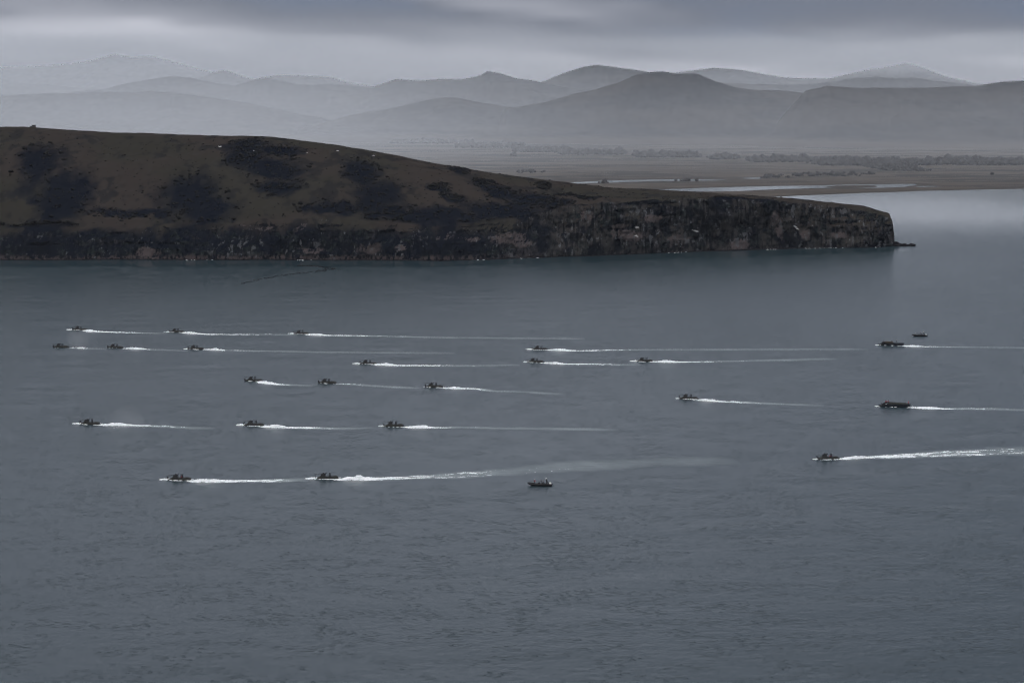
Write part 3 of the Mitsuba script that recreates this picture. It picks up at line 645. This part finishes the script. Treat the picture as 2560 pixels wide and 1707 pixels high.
# ---------------------------------------------------------------- amphibious carriers
def carrier_parts():
    hull_m = hull([(-3.3, s * 1.35, -.9) for s in (-1, 1)] + [(2.9, s * 1.3, -.9) for s in (-1, 1)] + [(-3.85, s * 1.4, .15) for s in (-1, 1)] + [(3.85, s * 1.3, .1) for s in (-1, 1)]
                  + [(-3.55, s * 1.08, .78) for s in (-1, 1)] + [(1.9, s * 1.05, .80) for s in (-1, 1)] + [(3.0, s * 1.0, .60) for s in (-1, 1)])
    cabin = hull([(2.75, s * .9, .6) for s in (-1, 1)] + [(.5, s * .98, .78) for s in (-1, 1)] + [(2.0, s * .72, 1.22) for s in (-1, 1)] + [(.75, s * .75, 1.22) for s in (-1, 1)])
    tur = trimesh.creation.revolve([(0, 1.2), (.82, 1.2), (.62, 1.72), (.5, 1.8), (0, 1.82)], sections=20); tur.apply_translation([1.45, 0, 0])
    gun = cat(tube((1.9, 0, 1.52), (2.9, 0, 1.58), .085), tube((2.85, 0, 1.575), (4.5, 0, 1.66), .05))
    hatch = hull([(.95 + a, s * .5, 1.2 + b) for s in (-1, 1) for a, b in ((0, 0), (.4, .05), (-.75, .72), (-.45, .82))])
    sight = box(1.1, 1.55, -.45, -.1, 1.8, 2.05)
    vane = hull([(3.86 + a, s * 1.05, z) for s in (-1, 1) for a, z in ((0, .05), (.06, .05), (.22, 1.12), (.28, 1.12))])
    eng = hull([(-3.3, s * .9, .782) for s in (-1, 1)] + [(-1.6, s * .9, .79) for s in (-1, 1)] + [(-3.1, s * .8, .98) for s in (-1, 1)] + [(-1.9, s * .8, .98) for s in (-1, 1)])
    pipes = [tube((x, .35, .75), (x - .04, .35, 2.05), .16, .15) for x in (-.62, -1.15)]
    ant = tube((.6, -.7, 1.0), (.4, -.72, 2.4), .02, .01, 5)
    rail = cat(*[tube((-3.3, s * 1.17, .72), (1.6, s * 1.17, .74), .05) for s in (-1, 1)])
    wheels = [cat(tube((x, s * 1.0, -.5), (x, s * 1.44, -.5), .56, .56, 20)) for x in (-2.6, -1.2, .6, 2.0) for s in (-1, 1)]
    return [('hull', hull_m, 'm_armour', False), ('cabin', cabin, 'm_armour', False), ('turret', tur, 'm_dark', 35), ('turret__gun_barrel', gun, 'm_dark', 35), ('hatch', hatch, 'm_dark', False),
            ('turret__sight', sight, 'm_dark', False), ('trim_vane', vane, 'm_dark', False), ('engine_cover', eng, 'm_armour', False), ('snorkel', pipes[0], 'm_dark', 35), ('snorkel', pipes[1], 'm_dark', 35),
            ('antenna', ant, 'm_dark', False), ('side_rail', rail, 'm_dark', 35)] + [('wheel', w, 'm_rubber', 35) for w in wheels]


PLY = [(n, mikit.ply(m, mat, smooth=s)) for n, m, mat, s in carrier_parts()]


def place(key, plys, M):
    for n, d in plys:
        k, i = f'{key}__{n}', 0
        while k in scene:
            i += 1
            k = f'{key}__{n}_{i:03d}'
        scene[k] = {**d, 'to_world': M}


# ---------------------------------------------------------------- wakes
SLICK = []


def foam(pts, stern, seed, w0=2.4, grow=.025, wmax=6.0, hump=.65, arms=0.0):
    r = np.array([(*stern, pts[0][2])] + [p for p in pts if math.hypot(p[0] - stern[0], p[1] - stern[1]) > 1.0])
    s_ = np.r_[0, np.cumsum(np.linalg.norm(np.diff(r[:, :2], axis=0), axis=1))]
    s = np.arange(0, s_[-1] + .01, .55)
    c = np.stack([np.interp(s, s_, r[:, 0]), np.interp(s, s_, r[:, 1])], -1)
    ker = np.hanning(25); ker /= ker.sum()
    c = np.stack([np.convolve(np.pad(c[:, k], 12, mode='edge'), ker, 'valid') for k in (0, 1)], -1)
    c[:, 1] += 1.1 * np.clip(s / 15, 0, 1) * (meshkit.fbm(np.stack([s / 14, 0 * s, 0 * s + seed], -1), 3, seed) - .5) * 2
    st = np.interp(s, s_, r[:, 2]) * np.clip((s_[-1] - s) / 12, 0, 1)
    d = np.gradient(c, axis=0); d /= np.linalg.norm(d, axis=1, keepdims=True)
    nrm = np.stack([-d[:, 1], d[:, 0]], -1)
    w = np.minimum(w0 + grow * s, wmax) * (.8 + .5 * meshkit.fbm(np.stack([s / 7, 0 * s, 0 * s + 3 + seed], -1), 2, seed + 1))
    nn = int(min(max(9, wmax / .28), 41))
    n = np.linspace(-1, 1, nn)
    gs, gn = np.meshgrid(s, n, indexing='ij')
    gw = gn * w[:, None] / 1.0
    pos = c[:, None] + nrm[:, None] * gw[..., None]
    f1 = meshkit.fbm(np.stack([gs / 5.0 + gw * .25, gw / 1.1, 0 * gs + seed], -1), 4, seed + 2)
    f2 = meshkit.fbm(np.stack([gs / 1.3, gw / .7, 0 * gs + seed], -1), 2, seed + 3)
    edge = 1 - np.abs(gn) ** 3 * 1.1
    if arms:
        a = np.clip((gs - 18) / 30, 0, 1) * arms
        edge = edge * (1 - a) + a * (1.05 - 2.2 * np.abs(np.abs(gn) - .62))
    dens = f1 * .75 + f2 * .35 + 1.0 * (st[:, None] - .62) + .38 * (edge - 1) + .12 * np.exp(-gs / 6)
    cov = np.clip((st - .25) / .80, 0.015, 1)[:, None] ** 1.5 * np.clip(.35 + .75 * edge, 0, 1.05)
    fl = meshkit.fbm(np.stack([gs / 2.6, gw / .55, 0 * gs + seed + 9], -1), 3, seed + 6)
    tail = np.clip((st[:, None] - .35) / .3, 0, 1)
    mixf = fl * (1 - .35 * tail) + f1 * .35 * tail
    rank = mixf.ravel().argsort().argsort().reshape(mixf.shape) / mixf.size
    keep = cov * .90 - rank + .06 * np.exp(-gs / 8)
    h = (.04 + .22 * st[:, None] * np.clip(1 - gs / 60, .15, 1) * np.clip(.3 + gs / 6, 0, 1) + hump * st[:, None] * np.exp(-((gs - 9) / 4.5) ** 2)) * np.clip(edge, .15, 1) * (.35 + 1.2 * f2)
    z = np.where(keep > 0, np.clip(h * np.clip(keep * 5, .25, 1), .03, None), -.06)
    V = np.concatenate([pos, z[..., None]], -1).reshape(-1, 3)
    sw = (w * 1.5)[:, None] * np.linspace(-1, 1, 9)
    sp = c[:, None] + nrm[:, None] * sw[..., None]
    sv = np.concatenate([sp, np.full(sw.shape + (1,), .025)], -1).reshape(-1, 3)
    amount = (np.clip(st, 0, 1) ** .45 * np.clip(s / 3, 0, 1))[:, None] * np.clip(1 - np.linspace(-1, 1, 9) ** 2, 0, 1) * (.6 + .8 * meshkit.fbm(np.stack([s / 11, 0 * s, 0 * s + seed], -1), 3, seed + 8))[:, None] * (.42 if wmax > 5 else .62)
    SLICK.append((sv, grid_faces(len(s), 9), np.stack([amount.ravel(), 0 * amount.ravel()], -1)))
    Fq = grid_faces(len(s), nn)
    Fq = Fq[(keep.reshape(-1)[Fq] > 0).sum(1) >= 2]
    return V, Fq


def bow_foam(M, L, B, seed, strength):
    """foam pushed up ahead of the bow and along both sides; L, B half length and half beam"""
    u = np.arange(-L - .6, L + 4.6, .28); v = np.arange(-B - 1.6, B + 1.61, .22)
    gu, gv = np.meshgrid(u, v, indexing='ij')
    f = meshkit.fbm(np.stack([gu / .9, gv / .7, 0 * gu + seed], -1), 3, seed)
    bow = 1.2 - np.hypot((gu - L - .9 * strength) / (1.0 + 1.9 * strength), gv / (B * .95))
    half = B + .1 + .3 * np.clip((L - gu) / L, 0, 1) - B * np.clip((gu - L * .55) / (L * .75), 0, 1)
    side = np.where((gu < L + .5), .62 - np.abs(np.abs(gv) - half - .22) / .45, -1)
    dens = np.maximum(bow * strength * 1.05, side * (.35 + .6 * strength)) + .9 * (f - .5) - .28
    h = np.where(bow > .2, .10 + .42 * strength * np.clip(bow, 0, 1), .16) * (.5 + f)
    z = np.where(dens > 0, np.clip(h, .05, None), -.08)
    V = np.stack([gu, gv, z], -1).reshape(-1, 3)
    Fq = grid_faces(*gu.shape)
    Fq = Fq[(dens.reshape(-1)[Fq] > 0).sum(1) >= 2]
    Mm = np.array(M.matrix)
    return V @ Mm[:3, :3].T + Mm[:3, 3], Fq


def tri(m):
    v, f = m
    used = np.unique(f)
    idx = np.full(len(v), -1); idx[used] = np.arange(len(used))
    f = idx[f]
    return v[used], np.vstack([f[:, [0, 1, 2]], f[:, [0, 2, 3]]])


def join(ms):
    V, Fc, at = [], [], 0
    for v, f in map(tri, ms):
        V.append(v); Fc.append(f + at); at += len(v)
    return np.vstack(V), np.vstack(Fc)


def wake(pos, pts, L, B, strength, seed, lab, **kw):
    far = min(pts, key=lambda p: abs(math.hypot(p[0] - pos[0], p[1] - pos[1]) - 26))
    yaw = math.atan2(pos[1] - far[1], pos[0] - far[0])
    off = (yaw - math.pi + math.pi) % (2 * math.pi) - math.pi
    yaw = math.pi + max(-.2, min(.2, off))
    M = T().translate([pos[0], pos[1], 0]).rotate([0, 0, 1], math.degrees(yaw))
    stern = (pos[0] - math.cos(yaw) * L, pos[1] - math.sin(yaw) * L)
    ms = [foam(pts, stern, seed, **kw), bow_foam(M, L, B, seed + 50, strength)]
    k = number('wake')
    scene[k + '__foam'] = mikit.ply(join(ms), 'm_foam', smooth=True)
    sv, sf, suv = SLICK.pop()
    scene[k + '__churned_water'] = mikit.ply((sv, sf), 'm_slick', uv=suv)
    labels[k] = {'label': 'foam wake behind the ' + lab, 'category': 'wake', 'kind': 'stuff'}
    return M, yaw


ROWS = [('a1', 'leftmost of three in the farthest row', 1), ('a2', 'middle of three in the farthest row', .8), ('a3', 'rightmost of three in the farthest row', 1),
        ('b1', 'leftmost of three in the second farthest row', .05), ('b2', 'middle of three in the second farthest row', .15), ('b3', 'rightmost of three in the second farthest row', .6),
        ('b4', 'lone, above the middle of the centre row', 1), ('c1', 'leftmost of three in the centre row', 1), ('c2', 'middle of three in the centre row', .7), ('c3', 'rightmost of three in the centre row', 1),
        ('d1', 'leftmost of three in the row left of centre', .1), ('d2', 'middle of three in the row left of centre', .05), ('d3', 'rightmost of three in the row left of centre', .3),
        ('g', 'lone, right of centre', .5), ('e1', 'leftmost of three in the second nearest row', 1), ('e2', 'middle of three in the second nearest row', .9), ('e3', 'rightmost of three in the second nearest row', .6),
        ('f1', 'left of two in the nearest row', 1), ('f2', 'right of two in the nearest row', 1), ('h', 'rightmost, ahead of the widest wake', .5)]
for i, ((w, where, strength), pos) in enumerate(zip(ROWS, CARRIERS)):
    kw = dict(w0=2.2, grow=.012, wmax=3.6)
    if w == 'h':
        kw = dict(w0=1.7, grow=.10, wmax=9.5, hump=.5, arms=.8)
    if w == 'f2':
        kw = dict(w0=2.2, grow=.07, wmax=9.0, hump=.8, arms=.8)
    if w == 'f1':
        kw = dict(w0=2.2, grow=.03, wmax=4.0)
    M, yaw = wake(pos, WAKES[w], 3.85, 1.35, strength, 300 + 7 * i, 'carrier, ' + where, **kw)
    k = number('amphibious_carrier')
    place(k, PLY, T().translate([pos[0], pos[1], .05]).rotate([0, 0, 1], math.degrees(yaw)).rotate([0, 1, 0], -1.3 + 1.6 * ((i * 13) % 7) / 7))
    labels[k] = {'label': 'dark turreted amphibious carrier, ' + where, 'category': 'amphibious vehicle', 'group': 'amphibious carriers crossing the bay'}
    if w in ('f1', 'h'):
        b = number('deck_bundle')
        scene[b] = mikit.ply(blobs([(-.9, -.2, 0.0)], [.28], .8, 900 + i, per=3, spread=.3), 'm_red', smooth=True, to_world=T().translate([pos[0], pos[1], 1.0]).rotate([0, 0, 1], math.degrees(yaw)))
        labels[b] = {'label': 'red bundle on the carrier, ' + where, 'category': 'bundle'}


# ---------------------------------------------------------------- long landing carriers
def long_carrier(L):
    hull_m = hull([(-L + 1.2, s * 1.55, -.8) for s in (-1, 1)] + [(L - 1.6, s * 1.4, -.8) for s in (-1, 1)] + [(-L + .5, s * 1.65, .1) for s in (-1, 1)] + [(-L, s * 1.6, 1.1) for s in (-1, 1)] + [(L - 1.0, s * 1.45, .15) for s in (-1, 1)]
                  + [(L * .55, s * 1.6, 1.02) for s in (-1, 1)] + [(L - .2, s * 1.1, .55) for s in (-1, 1)])
    coam = cat(*[box(-L + .3, L * .45, s * 1.52 - .06, s * 1.52 + .06, 1.0, 1.25) for s in (-1, 1)])
    cab = hull([(L * .80, s * 1.35, .62) for s in (-1, 1)] + [(L * .46, s * 1.4, .9) for s in (-1, 1)] + [(L * .66, s * 1.2, 1.72) for s in (-1, 1)] + [(L * .47, s * 1.25, 1.78) for s in (-1, 1)])
    glass = cat(*[hull([(L * .795, a, .78), (L * .795, b, .78), (L * .69, a * .9, 1.5), (L * .69, b * .9, 1.5), (L * .81, a, .80), (L * .81, b, .80), (L * .705, a * .9, 1.52), (L * .705, b * .9, 1.52)]) for a, b in ((-1.1, -.1), (.1, 1.1))])
    board = hull([(L - .25, s * 1.1, z) for s in (-1, 1) for z in (.4, .95)] + [(L - .12, s * 1.05, z) for s in (-1, 1) for z in (.4, .95)])
    rail = cat(*[tube((-L + .1 + q * .9, s * 1.5, 1.05), (-L + .1 + q * .9, s * 1.5, 1.5), .04) for q in (0, 1) for s in (-1, 1)])
    return [('hull', hull_m, 'm_hull', False), ('coaming', coam, 'm_hull', False), ('cab', cab, 'm_dark', False), ('cab__windscreen', glass, 'm_rubber', False), ('bow_board', board, 'm_dark', False), ('rail', rail, 'm_dark', 35)]


def local(M, x, y, z):
    m = np.array(M.matrix)
    return (m[:3, :3] @ [x, y, z]) + m[:3, 3]


for i, (w, pos, L, lab) in enumerate([('p1', OTHERS[0], 6.6, 'long dark landing carrier with an open brown load, upper right'), ('p2', OTHERS[1], 6.7, 'long dark landing carrier with grey canvas cover and crew in red, right')]):
    M, yaw = wake(pos, WAKES[w], L, 1.6, .35, 700 + i, ['upper landing carrier with the open load', 'landing carrier with the canvas cover'][i], w0=2.4, grow=.012, wmax=3.4, hump=.3)
    k = number('landing_carrier')
    place(k, [(n, mikit.ply(m, mat, smooth=s)) for n, m, mat, s in long_carrier(L)], M)
    labels[k] = {'label': lab, 'category': 'amphibious vehicle'}
    yd = math.degrees(yaw)
    if i == 1:
        u, v = np.arange(-L + 1.7, L * .44, .15), np.linspace(-1, 1, 15)
        gu, gv = np.meshgrid(u, v, indexing='ij')
        rib = .07 * np.abs(np.sin(gu * 2.1)) + .08 * meshkit.fbm(np.stack([gu, gv * 2, 0 * gu], -1), 3, 5)
        z = 1.26 + .72 * np.clip(1 - np.abs(gv) ** 3.2, 0, 1) * np.clip((gu + L - 1.6) * 2, 0, 1) ** .5 * np.clip((L * .46 - gu) * 2.5, 0, 1) ** .5 - rib + .04 * gu
        part(k, 'canvas_cover', (np.stack([gu, gv * 1.58, z], -1).reshape(-1, 3), grid_faces(*gu.shape)), 'm_canvas', True, M)
        part(k, 'number_board', box(L * .47, L * .56, 1.43, 1.47, .95, 1.3), 'm_white', to_world=M)
        for (x, y, z, pz_, vest, l2) in [(L * .40, .5, 1.95, 'sit', True, 'person in red life vest sitting rearmost behind the cab of the canvas covered carrier'), (L * .50, -.3, 1.78 + .44 - .44, 'sit', True, 'person in red life vest sitting on the cab roof of the canvas covered carrier'),
                                         (L * .56, .55, 1.75, 'sit', True, 'foremost person in red life vest on the cab of the canvas covered carrier'), (L * .80, .3, .95, 'sit', False, 'person in dark clothes sitting on the bow of the canvas covered carrier'),
                                         (-L + 1.0, .3, 1.45, 'sit', True, 'lone person in red life vest at the stern of the canvas covered carrier')]:
            person(local(M, x, y, z), yd, pz_, 'down', vest, l2, cap='m_red' if x < 0 else 'm_dark')
    else:
        for j, (a, b, c, l2) in enumerate([(-.2, 1.0, 1.95, 'foremost brown covered crate on the open landing carrier'), (1.05, 2.2, 1.85, 'middle brown covered crate on the open landing carrier'), (2.25, 3.0, 2.0, 'rearmost brown covered crate on the open landing carrier')]):
            q = number('covered_crate')
            x0, x1 = L * .42 - b * 1.2, L * .42 - a * 1.2
            cr = trimesh.creation.box(bounds=[[x0, -1.2, 1.03], [x1, 1.2, c]]).subdivide().subdivide().subdivide()
            cr.vertices += .16 * (meshkit.fbm(np.array(cr.vertices) * 1.7, 3, 30 + j)[:, None] - .5) * [1, 1, 1]
            scene[q] = mikit.ply(cr, 'm_brown', smooth=True, to_world=M)
            labels[q] = {'label': l2, 'category': 'cargo'}
        for (x, y, z, pz_, l2) in [(L * .60, .2, 1.78, 'sit', 'person in dark clothes on the cab roof of the open landing carrier'), (-.2, .4, 1.05, 'stand', 'person in dark clothes standing behind the brown load of the open landing carrier'),
                                   (-L * .42, .3, 1.05, 'stand', 'person in dark clothes standing alone near the stern of the open landing carrier')]:
            person(local(M, x, y, z), yd, pz_, 'forward' if x < -1 else 'down', False, l2)


# ---------------------------------------------------------------- inflatable boats
def rib_parts(h=1.0):
    L, B = 3.9, 1.25
    path = []
    for t in np.linspace(0, 1, 33):
        s = abs(t - .5) * 2
        ang = np.clip((1 - s) / .45, 0, 1)
        x = -L + (2 * L - 1.2) * (1 - s) / .55 if s > .45 else L - 1.2 + 1.2 * math.cos(s / .45 * math.pi / 2)
        y = B if s > .45 else B * math.sin(s / .45 * math.pi / 2)
        z = .42 + .45 * np.clip((x - .5) / (L - .5), 0, 1) ** 2
        path.append((x, y * (1 if t < .5 else -1), z))
    sections = [m3.Manifold.batch_hull([m3.Manifold.sphere(.29, 14).translate(list(map(float, a))), m3.Manifold.sphere(.29, 14).translate(list(map(float, b)))]) for a, b in zip(path, path[1:])]
    tubes = m3.Manifold.batch_boolean(sections, m3.OpType.Add)
    hull_m = hull([(-L + .1, s * 1.0, -.1) for s in (-1, 1)] + [(-L + .1, 0, -.4), (L - 1.4, 0, -.35), (L - .35, 0, .55)] + [(L - 1.6, s * .8, .35) for s in (-1, 1)] + [(-L + .1, s * 1.0, .36) for s in (-1, 1)])
    console = hull([(-.1, s * .42, .35) for s in (-1, 1)] + [(.9, s * .38, .35) for s in (-1, 1)] + [(.1, s * .4, 1.25) for s in (-1, 1)] + [(.6, s * .34, 1.1) for s in (-1, 1)])
    screen = hull([(.5 + a, s * .33, 1.1) for s in (-1, 1) for a in (0, .04)] + [(.25 + a, s * .3, 1.5) for s in (-1, 1) for a in (0, .04)])
    bench = cat(box(-1.6, -.75, -.4, .4, .35, .8), box(-1.66, -1.58, -.4, .4, .803, 1.2))
    frame = cat(*[tube((-2.3, s * .85, .5), (-2.05, s * .45, 2.25), .08) for s in (-1, 1)], *[tube((-2.9, s * .85, .5), (-2.1, s * .45, 2.2), .07) for s in (-1, 1)], tube((-2.05, -.5, 2.25), (-2.05, .5, 2.25), .05))
    dome = trimesh.creation.revolve([(0, 2.3), (.26, 2.3), (.3, 2.38), (.26, 2.5), (0, 2.55)], sections=18); dome.apply_translation([-2.05, 0, 0])
    engs = [hull([(-3.1 + a, y + b, z) for a, b, z in [(0, -.2, .75), (0, .2, .75), (-.75, -.2, .7), (-.75, .2, .7), (-.1, -.15, 1.12), (-.1, .15, 1.12), (-.6, -.15, 1.02), (-.6, .15, 1.02)]]) for y in (-.38, .38)]
    legs = [cat(box(-3.75, -3.45, y - .1, y + .1, -.6, .72), box(-3.8, -3.4, y - .14, y + .14, -.5, -.44)) for y in (-.38, .38)]
    return [('inflatable_tube', tubes, 'm_rubber', 40), ('hull', hull_m, 'm_dark', False), ('console', console, 'm_hull', False), ('console__windscreen', screen, 'm_hull', False), ('bench', bench, 'm_dark', False),
            ('arch_frame', frame, 'm_dark', 35), ('arch_frame__radar_dome', dome, 'm_white', 35), ('engine', engs[0], 'm_white', False), ('engine__leg', legs[0], 'm_dark', False), ('engine_001', engs[1], 'm_white', False), ('engine_001__leg', legs[1], 'm_dark', False)]


RIB = [(n, mikit.ply(m, mat, smooth=s)) for n, m, mat, s in rib_parts()]
for i, (pos, yd, lab) in enumerate([(OTHERS[3], 176, 'black inflatable boat at the bottom centre, nearest of all the craft'), (OTHERS[2], 184, 'black inflatable boat at the upper right, beyond the long carriers')]):
    M = T().translate([pos[0], pos[1], 0]).rotate([0, 0, 1], yd)
    k = number('inflatable_boat')
    place(k, RIB, M)
    labels[k] = {'label': lab, 'category': 'boat'}
    ps = [(1.75, .1, .4, 'stand', 'forward', True, 'person in red life vest standing at the bow of the nearest inflatable boat'), (-.45, .15, .42, 'stand', 'forward', False, 'person in dark clothes standing at the console of the nearest inflatable boat'),
          (-1.1, -.15, .84, 'sit', 'down', False, 'person in dark clothes seated behind the console of the nearest inflatable boat')] if i == 0 else \
         [(2.4, .2, .85, 'sit', 'down', False, 'person seated at the bow of the far inflatable boat'), (1.15, .1, .4, 'stand', 'down', False, 'tallest standing person, before the console of the far inflatable boat'),
          (-.4, .2, .42, 'stand', 'forward', False, 'person standing at the console of the far inflatable boat'), (-1.1, -.1, .84, 'sit', 'down', False, 'person seated behind the console of the far inflatable boat')]
    for (x, y, z, a, b, v, l2) in ps:
        person(local(M, x, y, z), yd, a, b, v, l2, cap='m_white' if v else 'm_dark')

# the lone breaking wave at the left
st = STREAK
scene['whitecap'] = mikit.ply(tri(foam([(x, y, .75) for x, y in st], st[0], 990, w0=.8, wmax=.9, hump=0)), 'm_foam', smooth=True)
labels['whitecap'] = {'label': 'small lone whitecap on the open water at the left', 'category': 'wave'}

# thin exhaust smoke hanging over the water
for (x, y, z, rx, rz, dens) in [(-221.5, 1476, 3.6, 5.5, 4.6, .012), (-150.5, 1128, 1.8, 7.0, 3.0, .007)]:
    k = number('smoke')
    scene[k] = {'type': 'sphere', 'to_world': T().translate([x, y, z + .3]).scale([rx, 3.5, rz * .8]), 'bsdf': {'type': 'null'},
                'interior': {'type': 'homogeneous', 'albedo': {'type': 'rgb', 'value': [.93, .95, .97]}, 'sigma_t': dens}, 'exterior': {'type': 'ref', 'id': 'haze_air'}}
    labels[k] = {'label': ['thin puff of exhaust smoke above the leftmost carriers', 'faint exhaust smoke low on the water at the left'][k != 'smoke'], 'category': 'smoke', 'kind': 'stuff'}
